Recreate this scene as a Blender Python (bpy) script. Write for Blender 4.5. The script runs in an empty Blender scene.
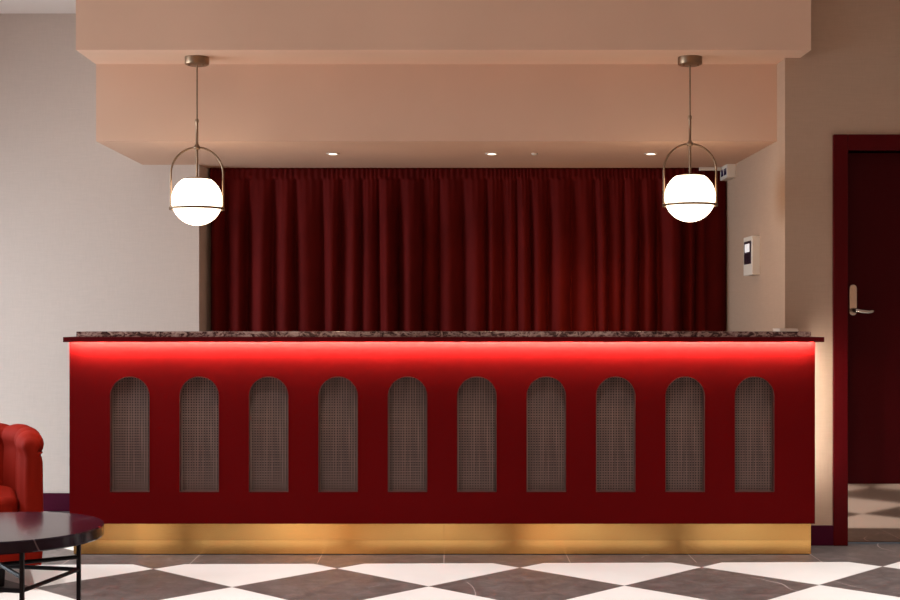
import bpy, bmesh, math, random
from mathutils import Vector, Matrix
random.seed(7)
S = bpy.context.scene
COL = S.collection
PI = math.pi

# ------------------------------------------------------------------ helpers
def link(o, parent=None):
    COL.objects.link(o)
    if parent is not None:
        o.parent = parent
    return o

def tag(o, label=None, cat=None, group=None, kind=None):
    if label: o['label'] = label
    if cat: o['category'] = cat
    if group: o['group'] = group
    if kind: o['kind'] = kind
    return o

def empty(name, loc, label, cat, group=None, rz=0.0):
    o = bpy.data.objects.new(name, None)
    o.empty_display_size = 0.1
    link(o)
    o.location = loc
    o.rotation_euler = (0, 0, rz)
    return tag(o, label, cat, group)

def obj(name, bm, mat, parent=None, smooth=False, loc=None, bevel=0.0, seg=2, auto=None):
    bmesh.ops.recalc_face_normals(bm, faces=bm.faces[:])
    me = bpy.data.meshes.new(name)
    bm.to_mesh(me); bm.free()
    if mat: me.materials.append(mat)
    if smooth:
        for p in me.polygons: p.use_smooth = True
        if auto is not None:
            me.set_sharp_from_angle(angle=math.radians(auto))
    o = bpy.data.objects.new(name, me)
    link(o, parent)
    if loc: o.location = loc
    if bevel > 0:
        m = o.modifiers.new('bevel', 'BEVEL')
        m.width = bevel; m.segments = seg; m.limit_method = 'ANGLE'; m.angle_limit = math.radians(40)
    return o

def box(bm, x0, x1, y0, y1, z0, z1):
    v = [bm.verts.new(p) for p in ((x0,y0,z0),(x1,y0,z0),(x1,y1,z0),(x0,y1,z0),(x0,y0,z1),(x1,y0,z1),(x1,y1,z1),(x0,y1,z1))]
    for f in ((0,3,2,1),(4,5,6,7),(0,1,5,4),(1,2,6,5),(2,3,7,6),(3,0,4,7)):
        bm.faces.new([v[i] for i in f])
    return bm

def bbox(*a):
    return box(bmesh.new(), *a)

def tube(bm, pts, r, n=12, cap=True, closed=False):
    pts = [Vector(p) for p in pts]
    rings = []
    N = len(pts)
    up = None
    for i, p in enumerate(pts):
        if closed:
            t = (pts[(i+1) % N] - pts[i-1]).normalized()
        elif i == 0: t = (pts[1]-pts[0]).normalized()
        elif i == N-1: t = (pts[-1]-pts[-2]).normalized()
        else: t = (pts[i+1]-pts[i-1]).normalized()
        if up is None:
            up = t.orthogonal().normalized()
        else:
            up = (up - t*up.dot(t)).normalized()
        b = t.cross(up)
        rr = r[i] if isinstance(r, (list, tuple)) else r
        rings.append([bm.verts.new(p + (up*math.cos(2*PI*k/n) + b*math.sin(2*PI*k/n))*rr) for k in range(n)])
    M = N if closed else N-1
    for i in range(M):
        A, B = rings[i], rings[(i+1) % N]
        for k in range(n):
            bm.faces.new((A[k], A[(k+1) % n], B[(k+1) % n], B[k]))
    if cap and not closed:
        bm.faces.new(rings[0][::-1]); bm.faces.new(rings[-1])
    return bm

def lathe(bm, prof, n=40, c=(0,0,0)):
    # prof: (r, z) list, closed to the axis where r == 0
    rings = []
    for r, z in prof:
        if r < 1e-6:
            rings.append([bm.verts.new((c[0], c[1], c[2]+z))])
        else:
            rings.append([bm.verts.new((c[0]+r*math.cos(2*PI*k/n), c[1]+r*math.sin(2*PI*k/n), c[2]+z)) for k in range(n)])
    for A, B in zip(rings[:-1], rings[1:]):
        for k in range(n):
            k2 = (k+1) % n
            if len(A) == 1 and len(B) == 1: continue
            if len(A) == 1: bm.faces.new((A[0], B[k2], B[k]))
            elif len(B) == 1: bm.faces.new((A[k], A[k2], B[0]))
            else: bm.faces.new((A[k], A[k2], B[k2], B[k]))
    return bm

# ------------------------------------------------------------------ materials
def srgb(r, g, b):
    def f(c):
        c /= 255.0
        return c/12.92 if c <= 0.04045 else ((c+0.055)/1.055)**2.4
    return (f(r), f(g), f(b), 1.0)

class NT:
    def __init__(s, name):
        s.m = bpy.data.materials.new(name); s.m.use_nodes = True
        s.t = s.m.node_tree; s.n = s.t.nodes; s.l = s.t.links
        s.b = s.n['Principled BSDF']
    def new(s, ty, **kw):
        x = s.n.new(ty)
        for k, v in kw.items(): setattr(x, k, v)
        return x
    def put(s, sock, v):
        if hasattr(v, 'is_output') or isinstance(v, bpy.types.NodeSocket): s.l.new(v, sock)
        else: sock.default_value = v
    def math(s, op, a, b=None, c=None):
        x = s.new('ShaderNodeMath', operation=op)
        s.put(x.inputs[0], a)
        if b is not None: s.put(x.inputs[1], b)
        if c is not None: s.put(x.inputs[2], c)
        return x.outputs[0]
    def mix(s, fac, a, b, mode='MIX'):
        x = s.new('ShaderNodeMix', data_type='RGBA', blend_type=mode)
        s.put(x.inputs[0], fac); s.put(x.inputs[6], a); s.put(x.inputs[7], b)
        return x.outputs[2]
    def noise(s, scale, detail=3, rough=0.5, vec=None, dist=0.0):
        x = s.new('ShaderNodeTexNoise')
        x.inputs['Scale'].default_value = scale; x.inputs['Detail'].default_value = detail
        x.inputs['Roughness'].default_value = rough; x.inputs['Distortion'].default_value = dist
        if vec is not None: s.l.new(vec, x.inputs['Vector'])
        return x.outputs['Fac']
    def ramp(s, fac, stops, interp='LINEAR'):
        x = s.new('ShaderNodeValToRGB'); s.l.new(fac, x.inputs[0])
        x.color_ramp.interpolation = interp
        e = x.color_ramp.elements
        while len(e) < len(stops): e.new(0.5)
        for el, (p, c) in zip(e, stops): el.position = p; el.color = c
        return x.outputs[0]
    def objco(s): return s.new('ShaderNodeTexCoord').outputs['Object']
    def pos(s): return s.new('ShaderNodeNewGeometry').outputs['Position']
    def scale(s, vec, sc):
        x = s.new('ShaderNodeMapping'); s.l.new(vec, x.inputs[0]); x.inputs['Scale'].default_value = sc
        return x.outputs[0]
    def bump(s, h, strength=0.2, dist=0.01):
        x = s.new('ShaderNodeBump'); x.inputs['Strength'].default_value = strength; x.inputs['Distance'].default_value = dist
        s.l.new(h, x.inputs['Height']); s.l.new(x.outputs[0], s.b.inputs['Normal'])

def pbr(name, col, rough=0.5, metal=0.0, var=0.08, nscale=6, bump=0.0, bscale=200, spec=0.5, sheen=0.0, sheen_col=None, coat=0.0):
    t = NT(name)
    co = t.objco()
    dark = tuple(c*(1-var) for c in col[:3])+(1,)
    lite = tuple(min(1, c*(1+var)) for c in col[:3])+(1,)
    t.l.new(t.ramp(t.noise(nscale, vec=co), [(0.3, dark), (0.7, lite)]), t.b.inputs['Base Color'])
    t.b.inputs['Roughness'].default_value = rough
    t.b.inputs['Metallic'].default_value = metal
    t.b.inputs['Specular IOR Level'].default_value = spec
    if sheen:
        t.b.inputs['Sheen Weight'].default_value = sheen
        t.b.inputs['Sheen Roughness'].default_value = 0.4
        if sheen_col: t.b.inputs['Sheen Tint'].default_value = sheen_col
    if coat:
        t.b.inputs['Coat Weight'].default_value = coat; t.b.inputs['Coat Roughness'].default_value = 0.1
    if bump: t.bump(t.noise(bscale, vec=co), bump, 0.002)
    return t.m

def emit(name, col, strength):
    t = NT(name)
    t.b.inputs['Base Color'].default_value = (0.8, 0.8, 0.8, 1)
    t.b.inputs['Emission Color'].default_value = col
    t.b.inputs['Emission Strength'].default_value = strength
    return t.m

M = {}
def wallpaper(name, col):
    t = NT(name); co = t.pos()
    fine = t.noise(1.0, 2, vec=t.scale(co, (260, 260, 14)))
    weave = t.noise(1.0, 2, vec=t.scale(co, (12, 12, 220)))
    big = t.noise(1.3, 2, vec=co)
    f = t.math('ADD', t.math('MULTIPLY', fine, 0.5), t.math('MULTIPLY', weave, 0.5))
    a = tuple(c*0.96 for c in col[:3])+(1,); b = tuple(min(1, c*1.035) for c in col[:3])+(1,)
    c1 = t.ramp(f, [(0.35, a), (0.65, b)])
    c2 = t.mix(t.math('MULTIPLY', big, 0.12), c1, (col[0]*0.8, col[1]*0.78, col[2]*0.76, 1))
    t.l.new(c2, t.b.inputs['Base Color'])
    t.b.inputs['Roughness'].default_value = 0.85
    t.b.inputs['Specular IOR Level'].default_value = 0.2
    t.bump(f, 0.06, 0.002)
    return t.m
M['wallpaper'] = wallpaper('beige_wallpaper', (0.58, 0.495, 0.44, 1))
M['wallpaper_warm_light'] = wallpaper('warm_light_wallpaper', (0.47, 0.325, 0.235, 1))  # cream wallpaper with the warm, dim light put into its colour
M['paint'] = pbr('cream_paint', (0.72, 0.485, 0.355, 1), 0.8, var=0.03, nscale=2, bump=0.05, bscale=120, spec=0.2)
M['ceiling'] = pbr('ceiling_paint', (0.84, 0.78, 0.74, 1), 0.85, var=0.02, nscale=2, spec=0.2)
M['red'] = pbr('red_lacquer', (0.102, 0.0016, 0.0022, 1), 0.6, var=0.04, nscale=3, bump=0.02, bscale=60, spec=0.035)
M['burgundy'] = pbr('burgundy_paint', (0.072, 0.0007, 0.0020, 1), 0.45, var=0.05, nscale=3, spec=0.1)
M['skirting'] = pbr('skirting_plum_paint', (0.05, 0.002, 0.014, 1), 0.4, var=0.05, nscale=3, spec=0.1)
M['door'] = pbr('door_burgundy_paint', (0.045, 0.0004, 0.0016, 1), 0.5, var=0.05, nscale=3, spec=0.08)
M['antique_brass'] = pbr('antique_brass', (0.27, 0.185, 0.12, 1), 0.38, 1.0, var=0.1, nscale=20)
M['band'] = pbr('dark_bronze', (0.16, 0.10, 0.055, 1), 0.5, 0.7, var=0.08, nscale=20)
M['bronze'] = pbr('bronze_liner', (0.085, 0.022, 0.018, 1), 0.5, 0.1, var=0.08, nscale=20)
M['chrome'] = pbr('chrome', (0.52, 0.44, 0.38, 1), 0.2, 1.0, var=0.03)
M['mirror_steel'] = pbr('polished_kick_steel', (0.45, 0.34, 0.275, 1), 0.05, 1.0, var=0.02, nscale=2)
M['black'] = pbr('black_steel', (0.007, 0.004, 0.006, 1), 0.5, 0.0, spec=0.2, var=0.1)
M['white_plastic'] = pbr('white_plastic', (0.70, 0.64, 0.56, 1), 0.45, var=0.02)
M['dark_plastic'] = pbr('dark_plastic', (0.025, 0.012, 0.022, 1), 0.35, var=0.1)
M['blue_window'] = pbr('dark_blue_window', (0.03, 0.03, 0.09, 1), 0.25, var=0.1)
M['paper'] = pbr('paper', (0.72, 0.62, 0.52, 1), 0.8, var=0.03)
M['backing'] = pbr('dark_backing', (0.005, 0.002, 0.003, 1), 0.9, var=0.1)
M['body'] = pbr('counter_carcass', (0.16, 0.01, 0.015, 1), 0.5, var=0.05)
M['led'] = emit('led_strip_glow', (1.0, 0.93, 0.62, 1), 1000.0)
M['led_side'] = emit('led_side_glow', (1.0, 0.96, 0.88, 1), 58.0)
M['globe'] = emit('opal_globe_glow', (1.0, 0.76, 0.54, 1), 4.8)
M['spotlamp'] = emit('downlight_glow', (1.0, 0.86, 0.70, 1), 5.0)
M['display'] = emit('display_glow', (0.95, 0.90, 0.92, 1), 0.4)
M['outside'] = None

# cane reed, each strand a little lighter or darker than the next
def reed(name, sc):
    t = NT(name); co = t.objco()
    n = t.noise(1.0, 1, vec=t.scale(co, sc))
    t.l.new(t.ramp(n, [(0.30, (0.070, 0.040, 0.036, 1)), (0.70, (0.165, 0.100, 0.085, 1))]), t.b.inputs['Base Color'])
    t.b.inputs['Roughness'].default_value = 0.55
    return t.m
M['cane'] = reed('woven_cane_upright', (58, 0.01, 3)); M['cane_across'] = reed('woven_cane_across', (3, 0.01, 58))

# brushed brass plinth
def brushed(name, rough):
    t = NT(name); co = t.pos()
    streak = t.noise(1.0, 4, vec=t.scale(co, (3, 3, 900)))
    band = t.noise(1.0, 2, vec=t.scale(co, (2.2, 2.2, 0.3)))
    c = t.ramp(t.math('ADD', t.math('MULTIPLY', streak, 0.35), t.math('MULTIPLY', band, 0.65)),
               [(0.3, (0.82, 0.50, 0.165, 1)), (0.7, (0.94, 0.61, 0.225, 1))])
    t.l.new(c, t.b.inputs['Base Color'])
    t.b.inputs['Metallic'].default_value = 1.0
    t.b.inputs['Roughness'].default_value = rough
    t.b.inputs['Anisotropic'].default_value = 1.0
    tg = t.new('ShaderNodeCombineXYZ'); tg.inputs[2].default_value = 1.0
    t.l.new(tg.outputs[0], t.b.inputs['Tangent'])
    t.bump(streak, 0.03, 0.0008)
    return t.m
M['brass'] = brushed('brushed_brass', 0.21); M['brass_reflection'] = brushed('brushed_brass_reflection', 0.14)  # smoother second brass imitates the reflection low on the plinth

# granite / marble worktop with black and rust flecks
def granite():
    t = NT('mottled_marble'); co = t.pos()
    n1 = t.noise(28, 5, 0.65, vec=t.scale(co, (0.8, 1, 1.3)), dist=1.2)
    n2 = t.noise(60, 4, 0.6, vec=co, dist=0.6)
    c = t.ramp(n1, [(0.36, (0.006, 0.003, 0.005, 1)), (0.45, (0.07, 0.030, 0.030, 1)), (0.52, (0.34, 0.22, 0.19, 1)), (0.66, (0.60, 0.44, 0.38, 1))])
    c2 = t.mix(t.math('MULTIPLY', n2, 0.5), c, (0.10, 0.035, 0.038, 1))
    t.l.new(c2, t.b.inputs['Base Color'])
    t.b.inputs['Roughness'].default_value = 0.18
    return t.m
M['granite'] = granite()

def dark_marble(name, base, lite, vein, rough, sc=3.0):
    t = NT(name); co = t.objco()
    n = t.noise(sc, 6, 0.6, vec=co, dist=0.5)
    body = t.ramp(n, [(0.3, base), (0.7, lite)])
    v = t.noise(sc*0.45, 2, 0.4, vec=co, dist=0.3)
    line = t.math('LESS_THAN', t.math('ABSOLUTE', t.math('SUBTRACT', v, 0.5)), 0.0011)
    t.l.new(t.mix(line, body, vein), t.b.inputs['Base Color'])
    t.b.inputs['Specular IOR Level'].default_value = 0.3
    t.b.inputs['Roughness'].default_value = rough
    return t.m
M['table_top'] = dark_marble('plum_black_marble', (0.010, 0.005, 0.010, 1), (0.030, 0.012, 0.024, 1), (0.13, 0.085, 0.10, 1), 0.11, 1.7)

def floor_mat():
    t = NT('marble_checker_floor'); P = t.pos()
    sp = t.new('ShaderNodeSeparateXYZ'); t.l.new(P, sp.inputs[0])
    x, y = sp.outputs[0], sp.outputs[1]
    k = 0.018
    yp = t.math('SUBTRACT', y, t.math('MULTIPLY', x, k))
    xp = t.math('ADD', x, t.math('MULTIPLY', t.math('SUBTRACT', y, 6.18), k))
    D = 0.8485
    a = t.math('DIVIDE', t.math('SUBTRACT', xp, 0.325), D)
    b = t.math('DIVIDE', t.math('SUBTRACT', yp, 6.178), D)
    p = t.math('ADD', a, b); q = t.math('SUBTRACT', a, b)
    par = t.math('ADD', t.math('FLOOR', p), t.math('FLOOR', q))
    odd = t.math('FLOORED_MODULO', par, 2.0)               # 1 -> dark tile
    def joint(u, w):
        fr = t.math('FRACT', t.math('ADD', u, 100.0))
        d = t.math('MINIMUM', fr, t.math('SUBTRACT', 1.0, fr))
        return t.math('LESS_THAN', d, w)
    grout = t.math('MAXIMUM', joint(p, 0.003), joint(q, 0.003))
    # dark border strip along the counter and the right wall
    b1 = t.math('GREATER_THAN', yp, 6.297)
    leftside = t.math('LESS_THAN', x, -1.87)
    far = t.math('GREATER_THAN', yp, 6.50)
    cut = t.math('MULTIPLY', leftside, far)
    border = t.math('MULTIPLY', b1, t.math('SUBTRACT', 1.0, cut))
    seam = joint(t.math('DIVIDE', t.math('ADD', x, 0.029), 0.6), 0.004)
    # per tile tint
    cb = t.new('ShaderNodeCombineXYZ'); t.l.new(t.math('FLOOR', p), cb.inputs[0]); t.l.new(t.math('FLOOR', q), cb.inputs[1])
    wn = t.new('ShaderNodeTexWhiteNoise'); t.l.new(cb.outputs[0], wn.inputs[0])
    off = t.new('ShaderNodeVectorMath', operation='MULTIPLY_ADD')
    t.l.new(wn.outputs['Color'], off.inputs[0]); off.inputs[1].default_value = (9, 9, 9); t.l.new(P, off.inputs[2])
    pv = off.outputs[0]
    n = t.noise(11.0, 8, 0.75, vec=pv, dist=0.8)
    dark = t.ramp(n, [(0.28, (0.055, 0.044, 0.043, 1)), (0.5, (0.112, 0.092, 0.088, 1)), (0.72, (0.20, 0.168, 0.162, 1))])
    vn = t.noise(0.9, 2, 0.35, vec=pv, dist=0.15)
    vein = t.math('LESS_THAN', t.math('ABSOLUTE', t.math('SUBTRACT', vn, 0.5)), 0.0009)
    vmask = t.math('MULTIPLY', vein, t.math('GREATER_THAN', t.noise(2.6, 2, vec=pv), 0.50))
    dark = t.mix(t.math('MULTIPLY', vmask, 0.7), dark, (0.55, 0.46, 0.44, 1))
    wn2 = t.noise(2.5, 4, 0.5, vec=pv)
    white = t.ramp(wn2, [(0.3, (0.77, 0.745, 0.72, 1)), (0.7, (0.84, 0.825, 0.80, 1))])
    tile = t.mix(odd, white, dark)
    tile = t.mix(t.math('MULTIPLY', grout, 0.75), tile, (0.22, 0.18, 0.17, 1))
    bcol = t.mix(t.math('MULTIPLY', seam, 0.7), dark, (0.50, 0.43, 0.40, 1))
    col = t.mix(border, tile, bcol)
    t.l.new(col, t.b.inputs['Base Color'])
    t.b.inputs['Roughness'].default_value = 0.38
    t.b.inputs['Specular IOR Level'].default_value = 0.4
    return t.m
M['floor'] = floor_mat()

def velvet(name, col, tint, sheen=0.6, var=0.18, ns=9):
    t = NT(name); co = t.objco()
    n = t.noise(ns, 4, 0.6, vec=t.scale(co, (1, 1, 0.35)))
    a = tuple(c*(1-var) for c in col)+(1,); b = tuple(min(1, c*(1+var)) for c in col)+(1,)
    t.l.new(t.ramp(n, [(0.3, a), (0.7, b)]), t.b.inputs['Base Color'])
    t.b.inputs['Roughness'].default_value = 0.75
    t.b.inputs['Specular IOR Level'].default_value = 0.05
    t.b.inputs['Sheen Weight'].default_value = sheen
    t.b.inputs['Sheen Roughness'].default_value = 0.35
    t.b.inputs['Sheen Tint'].default_value = tint
    t.bump(t.noise(350, 2, vec=co), 0.1, 0.001)
    return t.m
M['curtain'] = velvet('wine_velvet_curtain', (0.090, 0.0058, 0.0052), (0.5, 0.08, 0.06, 1), 0.0)
M['armchair'] = velvet('red_velvet_upholstery', (0.175, 0.0070, 0.0022), (0.8, 0.2, 0.4, 1), 0.0, 0.12)

# ------------------------------------------------------------------ key dimensions (metres; camera at y=0 looking +y)
H = 3.0
YL = 8.02      # back wall, left part
YR = 6.80      # back wall, right part with the door
YC = 8.28      # end of the curtain recess
XRL, XRR = -1.513, 1.713   # recess side walls
XW0, XW1 = -4.6, 4.3       # lobby side walls
YF = -2.4                  # lobby front wall (behind the camera)

def struct(name, bm, mat, **kw):
    o = obj(name, bm, mat, **kw); o['kind'] = 'structure'; return o

struct('floor', bbox(XW0-.1, XW1+.1, YF-.1, YC+.1, -0.1, 0), M['floor'])
struct('ceiling', bbox(XW0-.1, XW1+.1, YF-.1, YC+.1, H, H+0.1), M['ceiling'])
bm = bmesh.new()
pl = [(XW0-.1, YL), (XRL, YL), (-1.476, YC), (-1.476, YC+.1), (XW0-.1, YC+.1)]
A = [bm.verts.new((x, y, 0)) for x, y in pl]; B = [bm.verts.new((x, y, H)) for x, y in pl]
bm.faces.new(A[::-1]); bm.faces.new(B)
for i in range(5): bm.faces.new((A[i], A[(i+1) % 5], B[(i+1) % 5], B[i]))
struct('wall_back_left', bm, M['wallpaper'])
struct('wall_recess_back', bbox(-1.476, XRR, YC, YC+.1, 0, H), M['paint'])
DX0, DX1, DZ = 2.03, 2.93, 2.017      # door opening
bm = bmesh.new()
box(bm, XRR, DX0, YR, YC+.1, 0, H)
box(bm, DX0, DX1, YR, YR+.14, DZ, H)
box(bm, DX1, XW1+.1, YR, YR+.14, 0, H)
struct('wall_back_right', bm, M['wallpaper_warm_light'])
# lobby walls outside the picture (windows in the left one let in the daylight)
WIN = [(0.6, 2.9), (4.9, 7.3)]
bm = bmesh.new()
box(bm, XW0-.1, XW0, YF-.1, WIN[0][0], 0, H); box(bm, XW0-.1, XW0, WIN[0][1], WIN[1][0], 0, H); box(bm, XW0-.1, XW0, WIN[1][1], YL, 0, H)
for a, b in WIN:
    box(bm, XW0-.1, XW0, a, b, 0, 0.35); box(bm, XW0-.1, XW0, a, b, 2.75, H)
struct('wall_left', bm, M['wallpaper'])
for i, (a, b) in enumerate(WIN):
    bm = bmesh.new()
    for s in (a, (a+b)/2-.025, b-.05): box(bm, XW0-.08, XW0-.03, s, s+.05, 0.35, 2.75)
    for z in (0.35, 2.70): box(bm, XW0-.079, XW0-.031, a, b, z, z+.05)
    struct('window_%d' % (i+1), bm, M['burgundy'])
struct('wall_right', bbox(XW1, XW1+.1, YF-.1, YR, 0, H), M['wallpaper'])
struct('wall_front', bbox(XW0, XW1, YF-.1, YF, 0, H), M['wallpaper'])

# stepped bulkhead over the counter
struct('ceiling_bulkhead', bbox(-1.856, 1.791, 6.598, YR, 2.492, H), M['paint'])
bm = bmesh.new()
box(bm, -1.855, XRL, 6.97, YL, 2.0885, 2.492); box(bm, XRL, XRR, 6.97, YC, 2.0885, 2.492)
bmesh.ops.remove_doubles(bm, verts=bm.verts[:], dist=1e-5)
struct('ceiling_soffit', bm, M['paint'])
bm = bmesh.new()
box(bm, -1.856, XRL, YR, YL, 2.492, H); box(bm, XRL, XRR, YR, YC, 2.492, H)
struct('ceiling_bulkhead_core', bm, M['paint'])

# skirtings
struct('baseboard_left', bbox(XW0, XRL, YL-.015, YL, 0, 0.109), M['skirting'], bevel=0.003)
struct('baseboard_right', bbox(XRR, 1.958, YR-.014, YR, 0, 0.103), M['skirting'], bevel=0.003)
struct('baseboard_recess', bbox(XRR-.014, XRR, YR, YC, 0, 0.103), M['skirting'], bevel=0.003)

# door
d = bpy.data.objects.new('door_1', None); link(d); d.location = ((DX0+DX1)/2, YR+.07, 0)
d['kind'] = 'structure'
def dpart(name, bm, mat, par=d, **kw):
    o = obj(name, bm, mat, None, **kw)
    o.parent = par
    w = Vector((0, 0, 0)); p = par
    while p is not None: w += p.location; p = p.parent
    o.data.transform(Matrix.Translation(-w))
    return o
bm = bmesh.new()
FW = 0.074
box(bm, DX0-FW, DX0, YR-.02, YR+.11, 0, DZ+FW+.008)
box(bm, DX1, DX1+FW, YR-.02, YR+.11, 0, DZ+FW+.008)
box(bm, DX0, DX1, YR-.02, YR+.11, DZ, DZ+FW+.008)
dpart('door_frame', bm, M['burgundy'], bevel=0.004)
leaf = dpart('door_leaf', bbox(DX0+.003, DX1-.003, YR+.055, YR+.10, 0.006, DZ-.003), M['door'], bevel=0.003)
dpart('kick_plate', bbox(DX0+.006, DX1-.006, YR+.0515, YR+.055, 0.010, 0.308), M['mirror_steel'])
hp = bmesh.new()
hx, hy = DX0+.045, YR+.055
ring = [(hx+0.020*math.cos(a), 1.315+0.020*math.sin(a)) for a in [PI*i/10 for i in range(11)]] + [(hx+0.020*math.cos(a), 1.195+0.020*math.sin(a)) for a in [PI+PI*i/10 for i in range(11)]]
fa = [hp.verts.new((x, hy-.010, z)) for x, z in ring]; fb = [hp.verts.new((x, hy, z)) for x, z in ring]
hp.faces.new(fa); hp.faces.new(fb[::-1])
for i in range(len(ring)):
    j = (i+1) % len(ring); hp.faces.new((fa[i], fa[j], fb[j], fb[i]))
handle = dpart('door_handle', hp, M['chrome'], bevel=0.003)
lv = tube(bmesh.new(), [(hx, hy-.005, 1.205), (hx, hy-.035, 1.203), (hx+.008, hy-.052, 1.201), (hx+.03, hy-.056, 1.196), (hx+.065, hy-.056, 1.193), (hx+.083, hy-.055, 1.196), (hx+.094, hy-.054, 1.199)],
          [.011, .011, .0115, .011, .010, .009, .006], 12)
o = obj('lever', lv, M['chrome'], handle, smooth=True)
o.data.transform(Matrix.Translation(-d.location))

# ------------------------------------------------------------------ reception counter
CX0, CX1 = -1.860, 1.784
YP = 6.50
PZ0, PZ1 = 0.156, 1.0555
rc = empty('reception_counter', (0, YP+.14, 0), 'long red lacquered reception counter with ten arched woven panels and a brass plinth', 'reception counter')
def cpart(name, bm, mat, par=None, **kw):
    par = par or rc
    o = obj(name, bm, mat, par, **kw)
    o.data.transform(Matrix.Translation(-rc.location))
    return o
AW, AZ0, AZ1 = 0.193, 0.311, 0.876
ACX = [-1.565 + 0.3393*i for i in range(10)]
AR = AW/2
NA = 24
def arch_top(cx, r, n=NA):
    zs = AZ1 - AR
    return [(cx - r*math.cos(PI*k/n), zs + r*math.sin(PI*k/n)) for k in range(n+1)]
TH = 0.040
bm = bmesh.new()
def quad(*p):
    bm.faces.new([bm.verts.new(q) for q in p])
def fq(x0, x1, z0a, z0b, z1a, z1b, y=YP):
    quad((x0, y, z0a), (x1, y, z0b), (x1, y, z1b), (x0, y, z1a))
xs = CX0
for cx in ACX:
    l, r_ = cx-AR, cx+AR
    fq(xs, l, PZ0, PZ0, PZ1, PZ1)
    pts = arch_top(cx, AR)
    for (xa, za), (xb, zb) in zip(pts[:-1], pts[1:]):
        fq(xa, xb, za, zb, PZ1, PZ1)
        fq(xa, xb, PZ0, PZ0, AZ0, AZ0)
    outl = [(l, AZ0)] + pts + [(r_, AZ0)]
    for i in range(len(outl)):
        (xa, za), (xb, zb) = outl[i], outl[(i+1) % len(outl)]
        quad((xa, YP, za), (xb, YP, zb), (xb, YP+TH, zb), (xa, YP+TH, za))
    xs = r_
fq(xs, CX1, PZ0, PZ0, PZ1, PZ1)
bmesh.ops.remove_doubles(bm, verts=bm.verts[:], dist=1e-5)
quad((CX0, YP, PZ0), (CX0, YP, PZ1), (CX0, YP+TH, PZ1), (CX0, YP+TH, PZ0))
quad((CX1, YP, PZ0), (CX1, YP, PZ1), (CX1, YP+TH, PZ1), (CX1, YP+TH, PZ0))
quad((CX0, YP, PZ0), (CX1, YP, PZ0), (CX1, YP+TH, PZ0), (CX0, YP+TH, PZ0))
cpart('front_panel', bm, M['red'])
cpart('cabinet_body', bbox(CX0, CX1, YP+TH+.002, YP+.285, PZ0, PZ1), M['body'])
for xa, xb in ((CX0+.012, -.030), (-.029, CX1-.012)):
    cpart('plinth', bbox(xa, xb, YP+.030, YP+.27, 0.0715, PZ0), M['brass'])
    cpart('plinth_reflection', bbox(xa, xb, YP+.030, YP+.27, 0.004, 0.071), M['brass_reflection'])  # added split, not a separate skirt: stands in for a reflection line
cpart('plinth_base', bbox(CX0+.016, CX1-.016, YP+.034, YP+.26, 0.0, 0.0039), M['black'])
bm = bmesh.new()
box(bm, -1.871, 1.810, 6.43, YP+.285, 1.056, 1.0694)
box(bm, -1.871, 1.810, 6.43, 6.452, 1.045, 1.056); box(bm, -1.871, 1.810, 6.452, 6.4565, 1.045, 1.0472)          # front nosing that hides the light strip
box(bm, -1.871, -1.862, 6.452, YP+.285, 1.045, 1.056); box(bm, 1.797, 1.810, 6.452, YP+.285, 1.045, 1.056)
cpart('counter_ledge', bm, M['burgundy'])
LZ = 1.0555
led = cpart('led_strip', bbox(CX0+.003, CX1+.002, 6.4522, 6.456, 1.0475, LZ), M['led'])
cpart('led_strip', bbox(CX1+.003, CX1+.011, 6.53, YP+.275, LZ-.003, LZ), M['led_side'])
cpart('led_strip', bbox(CX1+.0005, CX1+.0035, 6.690, 6.705, .34, 1.03), M['led_side'])

# woven panels: one weave mesh shared by ten panels
def weave(cx):
    b = bmesh.new()
    pit, hw, amp = 0.0128, 0.0034, 0.0
    y = 0.0
    zs = AZ1-AR
    nx = int(AW/pit)
    xs_ = [(-AW/2) + (i+0.5)*AW/nx for i in range(nx)]
    nz = int((AZ1-AZ0)/pit)
    zs_ = [AZ0 + (j+0.5)*(AZ1-AZ0)/nz for j in range(nz)]
    px, pz = AW/nx, (AZ1-AZ0)/nz
    for i, x in enumerate(xs_):
        zt = zs + math.sqrt(max(0, AR*AR - x*x))
        pts = []
        z = AZ0; j = 0
        while z < zt:
            ph = (z-AZ0)/pz - 0.5 + i
            pts.append((z, amp*math.cos(PI*ph)))
            z += pz/2
        pts.append((zt, 0))
        for (za, da), (zb, db) in zip(pts[:-1], pts[1:]):
            b.faces.new([b.verts.new(q) for q in ((x-hw, y+da, za), (x+hw, y+da, za), (x+hw, y+db, zb), (x-hw, y+db, zb))]).material_index = 0
    for j, z in enumerate(zs_):
        hx_ = AR if z < zs else math.sqrt(max(1e-6, AR*AR-(z-zs)**2))
        pts = []; x = -hx_
        k = 0
        while x < hx_:
            ph = (x+AW/2)/px - 0.5 + j + 1
            pts.append((x, amp*math.cos(PI*ph)))
            x += px/2
        pts.append((hx_, 0))
        for (xa, da), (xb, db) in zip(pts[:-1], pts[1:]):
            b.faces.new([b.verts.new(q) for q in ((xa, y+.0003, z-hw), (xb, y+.0003, z-hw), (xb, y+.0003, z+hw), (xa, y+.0003, z+hw))]).material_index = 1
    return b
def arch_plate(depth0, depth1, r=AR, z0=AZ0):
    b = bmesh.new()
    pts = [(-r, z0)] + arch_top(0, r) + [(r, z0)]
    A = [b.verts.new((x, depth0, z)) for x, z in pts]; B = [b.verts.new((x, depth1, z)) for x, z in pts]
    b.faces.new(A); b.faces.new(B[::-1])
    for i in range(len(pts)):
        j = (i+1) % len(pts); b.faces.new((A[i], A[j], B[j], B[i]))
    return b
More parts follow.
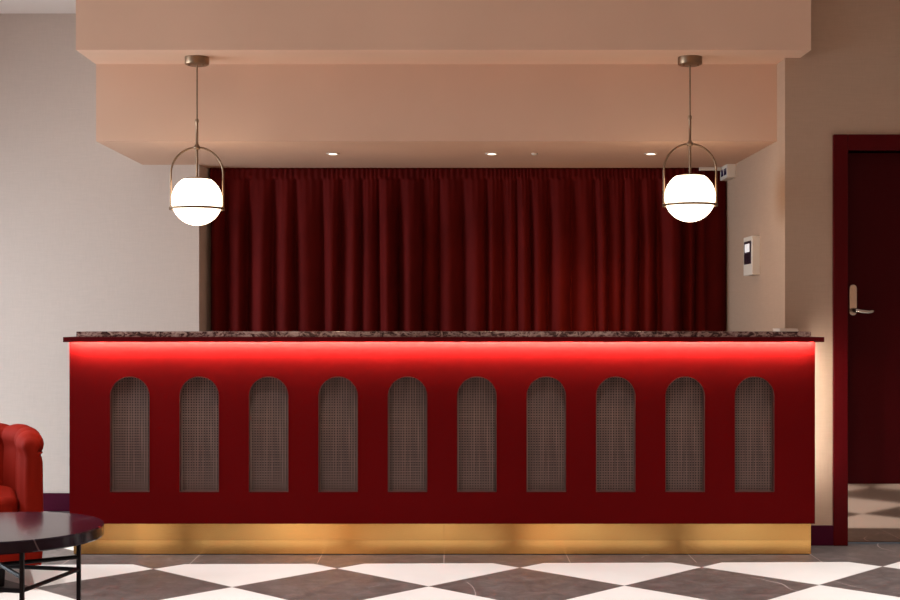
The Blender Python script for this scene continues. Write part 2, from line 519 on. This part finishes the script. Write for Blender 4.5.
def arch_liner():
    b = bmesh.new(); t_ = 0.0016
    def ol(r, z0):
        return [(-r, z0)] + arch_top(0, r) + [(r, z0)]
    O, I = ol(AR-.0002, AZ0+.0002), ol(AR-t_, AZ0+t_)
    n = len(O)
    vs = [[b.verts.new((x, y, z)) for x, z in P] for P, y in ((O, -.0015), (I, -.0015), (I, TH-.002), (O, TH-.002))]
    for i in range(n):
        j = (i+1) % n
        for q in range(4):
            A, B = vs[q], vs[(q+1) % 4]
            b.faces.new((A[i], A[j], B[j], B[i]))
    return b
w0 = obj('cane_panel', weave(0), M['cane'], rc); w0.data.materials.append(M['cane_across'])
w0.location = (ACX[0], YP+.033-rc.location.y, 0)
bk0 = obj('panel_backing', arch_plate(0.0035, 0.0055), M['backing'], w0)
ln0 = obj('arch_trim', arch_liner(), M['bronze'], rc); ln0.location = (ACX[0], YP-rc.location.y, 0)
for cx in ACX[1:]:
    w = w0.copy(); link(w, rc); w.location = (cx, YP+.033-rc.location.y, 0)
    k = bk0.copy(); link(k, w)
    l = ln0.copy(); link(l, rc); l.location = (cx, YP-rc.location.y, 0)

# stone ledge on top of the counter
o = obj('stone_countertop', bbox(-1.824, 1.762, 6.49, YR-.004, 1.0696, 1.0955), M['granite'], bevel=0.002)
tag(o, 'long mottled brown and black marble slab lying on the red counter', 'countertop')

# stack of papers on the slab
ps = bmesh.new()
zz = 1.0957
for k in range(5):
    dx, dy = random.uniform(-.003, .003), random.uniform(-.003, .003)
    box(ps, 1.638+dx, 1.728+dx, 6.60+dy, 6.74+dy, zz, zz+.0026); zz += .0027
tag(obj('paper_stack', ps, M['paper']), 'small pale stack of papers at the right end of the marble slab', 'papers')

# ------------------------------------------------------------------ pendants
def pendant(x, dz, label):
    y = 6.787; top = 2.492
    p = empty('pendant_light', (x, y, top), label, 'pendant lamp', 'globe pendants over the counter')
    b = bmesh.new(); lathe(b, [(0, 0), (.062, 0), (.062, -.030), (.060, -.036), (.052, -.040), (0, -.040)], 40)
    can = obj('canopy', b, M['antique_brass'], p, smooth=True, auto=35)
    for s in (-1, 1):
        b = bmesh.new(); lathe(b, [(0, -.039), (.006, -.039), (.006, -.046), (0, -.048)], 12, (s*.036, -.02, 0))
        obj('screw', b, M['antique_brass'], can, smooth=True, auto=35)
    zr = -0.460 + dz       # arch crown
    b = tube(bmesh.new(), [(0, 0, -.03), (0, 0, zr+.14)], .0042, 12)
    obj('rod', b, M['antique_brass'], p, smooth=True, auto=40)
    b = bmesh.new(); lathe(b, [(0, zr+.147), (.006, zr+.147), (.009, zr+.140), (.009, zr+.130), (.0066, zr+.125), (.0066, zr+.02), (.011, zr+.012), (.011, zr+.004), (0, zr+.004)], 16)
    obj('sleeve', b, M['antique_brass'], p, smooth=True, auto=35)
    b = bmesh.new(); lathe(b, [(0, zr+.012), (.014, zr+.009), (.0175, zr), (.014, zr-.009), (0, zr-.012)], 20)
    obj('knuckle', b, M['antique_brass'], p, smooth=True)
    R = 0.1335
    zg = zr - 0.3125        # band height
    zc = zr - R
    pts = [(-R, 0, zg)] + [(-R*math.cos(PI*k/32), 0, zc+R*math.sin(PI*k/32)) for k in range(33)] + [(R, 0, zg)]
    obj('arch_frame', tube(bmesh.new(), pts, .0052, 10), M['antique_brass'], p, smooth=True, auto=40)
    gz = zg + .0430         # globe centre
    gr = .1285
    b = tube(bmesh.new(), [(0, 0, zr-.005), (0, 0, gz+.114)], .0062, 12)
    obj('stem', b, M['antique_brass'], p, smooth=True, auto=40)
    b = bmesh.new(); lathe(b, [(0, gz+.119), (.030, gz+.1175), (.056, gz+.111), (.058, gz+.1052), (0, gz+.1052)], 32)
    obj('globe_cap', b, M['antique_brass'], p, smooth=True, auto=35)
    b = bmesh.new()
    a0 = math.acos(.105/gr)
    prof = [(0, gz+.105)] + [(gr*math.sin(a0+(PI-a0)*k/28), gz+gr*math.cos(a0+(PI-a0)*k/28)) for k in range(29)]
    prof[-1] = (0, gz-gr)
    lathe(b, prof, 48)
    obj('glass_globe', b, M['globe'], p, smooth=True)
    b = bmesh.new()
    lathe(b, [(.1290, zg-.0055), (.1400, zg-.0055), (.1400, zg+.0055), (.1290, zg+.0055), (.1290, zg-.0055)], 64)
    obj('band', b, M['band'], p, smooth=True, auto=35)
    return p
pendant(-1.291, 0.0, 'brass arched pendant lamp with glowing white globe over the counter, the left of two')
pendant(1.2245, 0.018, 'brass arched pendant lamp with glowing white globe over the counter, the right of two')

# ------------------------------------------------------------------ downlights in the soffit
dl_labels = ['lit recessed spotlight in the soffit nearest the left pendant lamp',
             'lit recessed spotlight in the soffit midway between the pendant lamps',
             'lit recessed spotlight in the soffit nearest the right pendant lamp']
SZ = 2.0885
for x, lab in zip((-.658, .235, 1.130), dl_labels):
    t = empty('downlight', (x, 7.48, SZ), lab, 'spotlight', 'soffit spotlights above the curtain')
    b = bmesh.new(); lathe(b, [(.024, 0), (.038, 0), (.038, -.003), (.035, -.005), (.026, -.005), (.024, 0)], 32)
    obj('trim_ring', b, M['white_plastic'], t, smooth=True, auto=35)
    b = bmesh.new(); lathe(b, [(0, -.001), (.0235, -.001), (.0235, -.0035), (0, -.0055)], 32)
    obj('lamp', b, M['spotlamp'], t, smooth=True, auto=35)
b = bmesh.new(); lathe(b, [(0, 0), (.018, 0), (.018, -.004), (.008, -.010), (0, -.010)], 24)
tag(obj('ceiling_sensor', b, M['white_plastic'], smooth=True, auto=35, loc=(.475, 7.48, SZ)), 'tiny pale sensor disc in the soffit right of the middle spotlight', 'sensor')

# ------------------------------------------------------------------ curtain
def curtain():
    x0, x1 = -1.476, 1.704
    ztop, zbot = 2.087, 0.02
    # irregular fold boundaries
    rng = random.Random(21)
    cuts = [x0]
    while cuts[-1] < 1.560:
        cuts.append(cuts[-1] + rng.choice((.085, .10, .115, .13, .145, .165)))
    cuts[-1] = 1.575
    folds = []
    for a, c in zip(cuts[:-1], cuts[1:]):
        folds.append((a, c, rng.uniform(.6, 1.15), rng.uniform(-.45, .45), rng.uniform(.4, .8)))
    NXF = 14
    X = []
    for fi, f in enumerate(folds):
        for k in range(NXF): X.append((fi, k/NXF))
    zrow = [ztop, ztop-.02, ztop-.045, ztop-.062, ztop-.072, ztop-.085, ztop-.105, ztop-.14, ztop-.2, ztop-.3, ztop-.45, ztop-.65, ztop-.9, ztop-1.2, ztop-1.6, zbot]
    yb = 8.205
    bm = bmesh.new(); grid = []
    for z in zrow:
        row = []
        dpt = ztop - z
        grow = min(1, max(0, (dpt-.06)/.40)); grow = grow*grow*(3-2*grow)
        for fi, u in X:
            a, c, amp, skew, sharp = folds[fi]
            w = c-a
            # drift of the fold lines with height
            sh = .012*math.sin(fi*1.7)*dpt
            sh2 = .012*math.sin((fi+1)*1.7)*dpt
            xx = a+sh + (w+sh2-sh)*u
            uu = u + skew*u*(1-u)*1.2
            ridge = math.sin(PI*min(1, max(0, uu)))**sharp
            wob = .010*math.sin(9*xx+2.5*dpt)*grow
            full = -.100*amp*min(1.2, w/.11)*ridge + wob
            fine = -.008*math.sin(2*PI*u*2)**2
            head = -.010*math.sin(2*PI*u*4)*.6 - .030
            neck = -.018 + fine
            if dpt < .062: y = head + (-.008 if dpt > .03 else 0)
            else:
                g = .30 + .70*grow
                y = neck*(1-g)*min(1, 3-3*g) + full*g
            row.append(bm.verts.new((xx, yb+y, z)))
        # flat end return at the right
        row.append(bm.verts.new((1.58, yb+.01, z)))
        row.append(bm.verts.new((1.64, yb+.015, z)))
        row.append(bm.verts.new((x1, yb+.012, z)))
        grid.append(row)
    for A, B in zip(grid[:-1], grid[1:]):
        for i in range(len(A)-1):
            bm.faces.new((A[i], A[i+1], B[i+1], B[i]))
    return bm
co = obj('curtain', curtain(), M['curtain'], smooth=True)
co['label'] = 'dark red velvet pleated curtain hanging behind the counter'; co['category'] = 'curtain'
sm = co.modifiers.new('thick', 'SOLIDIFY'); sm.thickness = 0.004; sm.offset = 1
cr = obj('curtain_rail', bbox(1.525, 1.655, 8.120, 8.148, 2.066, 2.086), M['white_plastic'], bevel=.002)
tag(cr, 'short white curtain rail end showing behind the right pendant lamp', 'curtain rail')

# white box on the recess wall, by the curtain top
wb = empty('wall_box', (XRR, 8.07, 2.0475), 'small white box with two dark windows high on the wall beside the curtain', 'wall box')
obj('casing', bbox(-.054, 0, -.104, .10, -.041, .040), M['white_plastic'], wb, bevel=.003)
for y in (-.055, .035):
    obj('window', bbox(-.056, -.0535, y-.032, y+.032, -.022, .018), M['blue_window'], wb)

# control panel on the recess wall
cp = empty('control_panel', (XRR, 7.457, 1.510), 'white control panel with dark screen on the wall right of the curtain', 'control panel')
obj('casing', bbox(-.044, .002, -.107, .107, -.108, .109), M['white_plastic'], cp, bevel=.004)
scr = obj('screen_panel', bbox(-.0465, -.0435, -.085, .085, -.045, .083), M['dark_plastic'], cp, bevel=.001)
obj('display', bbox(-.0475, -.046, -.055, .060, .022, .068), M['display'], scr)
for k in range(3):
    for j in range(3):
        obj('button', bbox(-.048, -.046, -.05+.04*k, -.025+.04*k, -.032+.016*j, -.021+.016*j), M['dark_plastic'], scr)

# ------------------------------------------------------------------ armchair
ac = empty('armchair', (-2.225, 5.925, 0), 'red velvet tub armchair with channelled back by the left wall', 'armchair', rz=math.radians(20))
def tub():
    R, ya = .325, -.36
    path = []
    for k in range(23): path.append((R, ya + (0-ya)*k/22, 1, 0))
    for k in range(1, 60):
        a = PI*k/60; path.append((R*math.cos(a), R*math.sin(a), math.cos(a), math.sin(a)))
    for k in range(23): path.append((-R, 0-(0-ya)*k/22, -1, 0))
    s = [0]
    for p, q in zip(path[:-1], path[1:]): s.append(s[-1]+math.hypot(q[0]-p[0], q[1]-p[1]))
    L = s[-1]; nch = 9
    bm = bmesh.new(); rings = []
    for (x, y, nx, ny), t in zip(path, s):
        sc = abs(math.sin(PI*t/L*nch))**.5
        inner = .026 + .022*sc
        prof = [(.044, .10), (.050, .16), (.052, .35), (.050, .54), (.045, .565), (.041, .574), (.050, .582)]
        rr = .041 + .018*sc
        for k in range(15):
            a = math.radians(-38 + (256)*k/14)
            prof.append((rr*math.cos(a), .613 + rr*math.sin(a)))
        prof += [(-inner, .56), (-inner-.004, .50), (-inner-.004, .40), (-inner, .30), (-.035, .10)]
        rings.append([bm.verts.new((x+u*nx, y+u*ny, z)) for u, z in prof])
    n = len(rings[0])
    for A, B in zip(rings[:-1], rings[1:]):
        for k in range(n):
            bm.faces.new((A[k], A[(k+1) % n], B[(k+1) % n], B[k]))
    # rounded front ends
    for ringv, sg in ((rings[0], 1), (rings[-1], 1)):
        prev = ringv
        cxm = sum(v.co.x for v in ringv)/n
        for dy, f in ((-.012, .955), (-.024, .86), (-.033, .68), (-.037, .42)):
            new = []
            for v, v0 in zip(prev, ringv):
                zc_ = min(max(v0.co.z, .14), .60)
                new.append(bm.verts.new((cxm + (v0.co.x-cxm)*f, ringv[0].co.y+dy, zc_ + (v0.co.z-zc_)*f)))
            for k in range(n):
                bm.faces.new((prev[k], prev[(k+1) % n], new[(k+1) % n], new[k]))
            prev = new
        bm.faces.new(prev)
    return bm
shell = obj('back_shell', tub(), M['armchair'], ac, smooth=True, auto=50)
# seat cushion with a rounded edge
def seat(z0, z1, r, front):
    b = bmesh.new()
    pts = [(-r, front), (r, front)] + [(r*math.cos(PI*k/24), .0+r*math.sin(PI*k/24)) for k in range(25)]
    A = [b.verts.new((x, y, z0)) for x, y in pts]; B = [b.verts.new((x, y, z1)) for x, y in pts]
    b.faces.new(A[::-1]); b.faces.new(B)
    for i in range(len(pts)):
        j = (i+1) % len(pts); b.faces.new((A[i], A[j], B[j], B[i]))
    return b
obj('seat_cushion', seat(.255, .392, .276, -.345), M['armchair'], ac, bevel=.028, seg=4, smooth=True, auto=50)
obj('seat_base', seat(.102, .253, .286, -.355), M['armchair'], ac, bevel=.010, seg=2, smooth=True, auto=50)
for sx in (1, -1):
    for y in (-.25, .20):
        b = bmesh.new(); lathe(b, [(0, 0), (.016, 0), (.022, .104), (0, .104)], 16, (sx*.205, y, 0))
        obj('leg', b, M['black'], ac, smooth=True, auto=40)

# ------------------------------------------------------------------ coffee table
ct = empty('coffee_table', (-1.532, 4.53, 0), 'round dark marble coffee table with thin black legs in front of the armchair', 'coffee table')
TR = .343
b = bmesh.new()
lathe(b, [(0, .409), (TR-.004, .409), (TR, .413), (TR, .446), (TR-.004, .450), (0, .450)], 96)
obj('tabletop', b, M['table_top'], ct, smooth=True, auto=35)
RL = .27; th0 = math.radians(-57)
legs = [(RL*math.cos(th0+k*PI/2), RL*math.sin(th0+k*PI/2)) for k in range(4)]
def bar(p, q, w=.0062):
    return tube(bmesh.new(), [p, q], w*1.2, 8)
for x, y in legs:
    obj('leg', bbox(x-.0068, x+.0068, y-.0068, y+.0068, 0, .409), M['black'], ct, bevel=.001)
for k in range(4):
    a, c = legs[k], legs[(k+1) % 4]
    obj('side_rail', bar((a[0], a[1], .275), (c[0], c[1], .275)), M['black'], ct)
for k in range(2):
    a, c = legs[k], legs[k+2]
    z = .319 + .0002*k
    obj('cross_brace', bar((a[0], a[1], z), (c[0], c[1], z)), M['black'], ct)

# ------------------------------------------------------------------ lights
def area(name, loc, rot, sx, sy, power, col, spread=180):
    l = bpy.data.lights.new(name, 'AREA'); l.shape = 'RECTANGLE'; l.size = sx; l.size_y = sy
    l.energy = power; l.color = col; l.spread = math.radians(spread)
    o = bpy.data.objects.new(name, l); link(o); o.location = loc; o.rotation_euler = rot
    return o
def spot(name, loc, power, col, ang=100, blend=.8, rad=.05, tgt=None):
    l = bpy.data.lights.new(name, 'SPOT'); l.energy = power; l.color = col
    l.spot_size = math.radians(ang); l.spot_blend = blend; l.shadow_soft_size = rad
    o = bpy.data.objects.new(name, l); link(o); o.location = loc
    if tgt: o.rotation_euler = (Vector(tgt)-Vector(loc)).to_track_quat('-Z', 'Y').to_euler()
    return o
for i, (a, b_) in enumerate(WIN):
    area('window_daylight', (XW0-.12, (a+b_)/2, 1.35), (0, math.radians(-66), 0), 1.9, b_-a-.05, (14, 128)[i], (0.82, 0.92, 1.0), 130)
def point(name, loc, power, col, rad):
    l = bpy.data.lights.new(name, 'POINT'); l.energy = power; l.color = col; l.shadow_soft_size = rad
    o = bpy.data.objects.new(name, l); link(o); o.location = loc
for x in (-3.45, -1.57, -1.10, .994, 3.65):
    point('lobby_lamp', (x, -.8, 1.55), (20 if x < 3 else 11), (1.0, .55, .31), .10)
for x in (-3.2, -2.02, -.92, .58, 1.95, 3.0):
    spot('floor_downlight', (x, 5.45, H-.02), 172, (1.0, .96, .92), 70, .7, .05)
for x in (-.658, .235, 1.130):
    spot('soffit_downlight', (x, 7.48, SZ-.012), 3.5, (1.0, .66, .42), 140, .8, .03)
area('desk_light', (.80, 7.30, .85), (math.radians(115), 0, 0), 0.5, .12, 1.2, (1.0, .50, .16), 90)
area('soffit_fill_light', (0, 6.95, .88), (math.radians(170), 0, 0), 2.8, .10, 5.0, (1.0, .58, .34))  # added unseen fill, aimed up to brighten the soffit like desk bounce

W = bpy.data.worlds.new('world'); S.world = W; W.use_nodes = True
W.node_tree.nodes['Background'].inputs[0].default_value = (0.75, 0.85, 1.0, 1)
W.node_tree.nodes['Background'].inputs[1].default_value = 0.6

# ------------------------------------------------------------------ camera
cam = bpy.data.cameras.new('camera'); cam.sensor_width = 36; cam.lens = 1330/900*36
cam.shift_y = 20/900; cam.clip_start = .05
c = bpy.data.objects.new('camera', cam); link(c)
c.location = (0, 0, 1.152); c.rotation_euler = (math.radians(90), 0, 0)
S.camera = c
S.view_settings.view_transform = 'Standard'
S.view_settings.look = 'None'
S.view_settings.exposure = 0.0
S.view_settings.gamma = 1.0
S.view_settings.use_curve_mapping = False
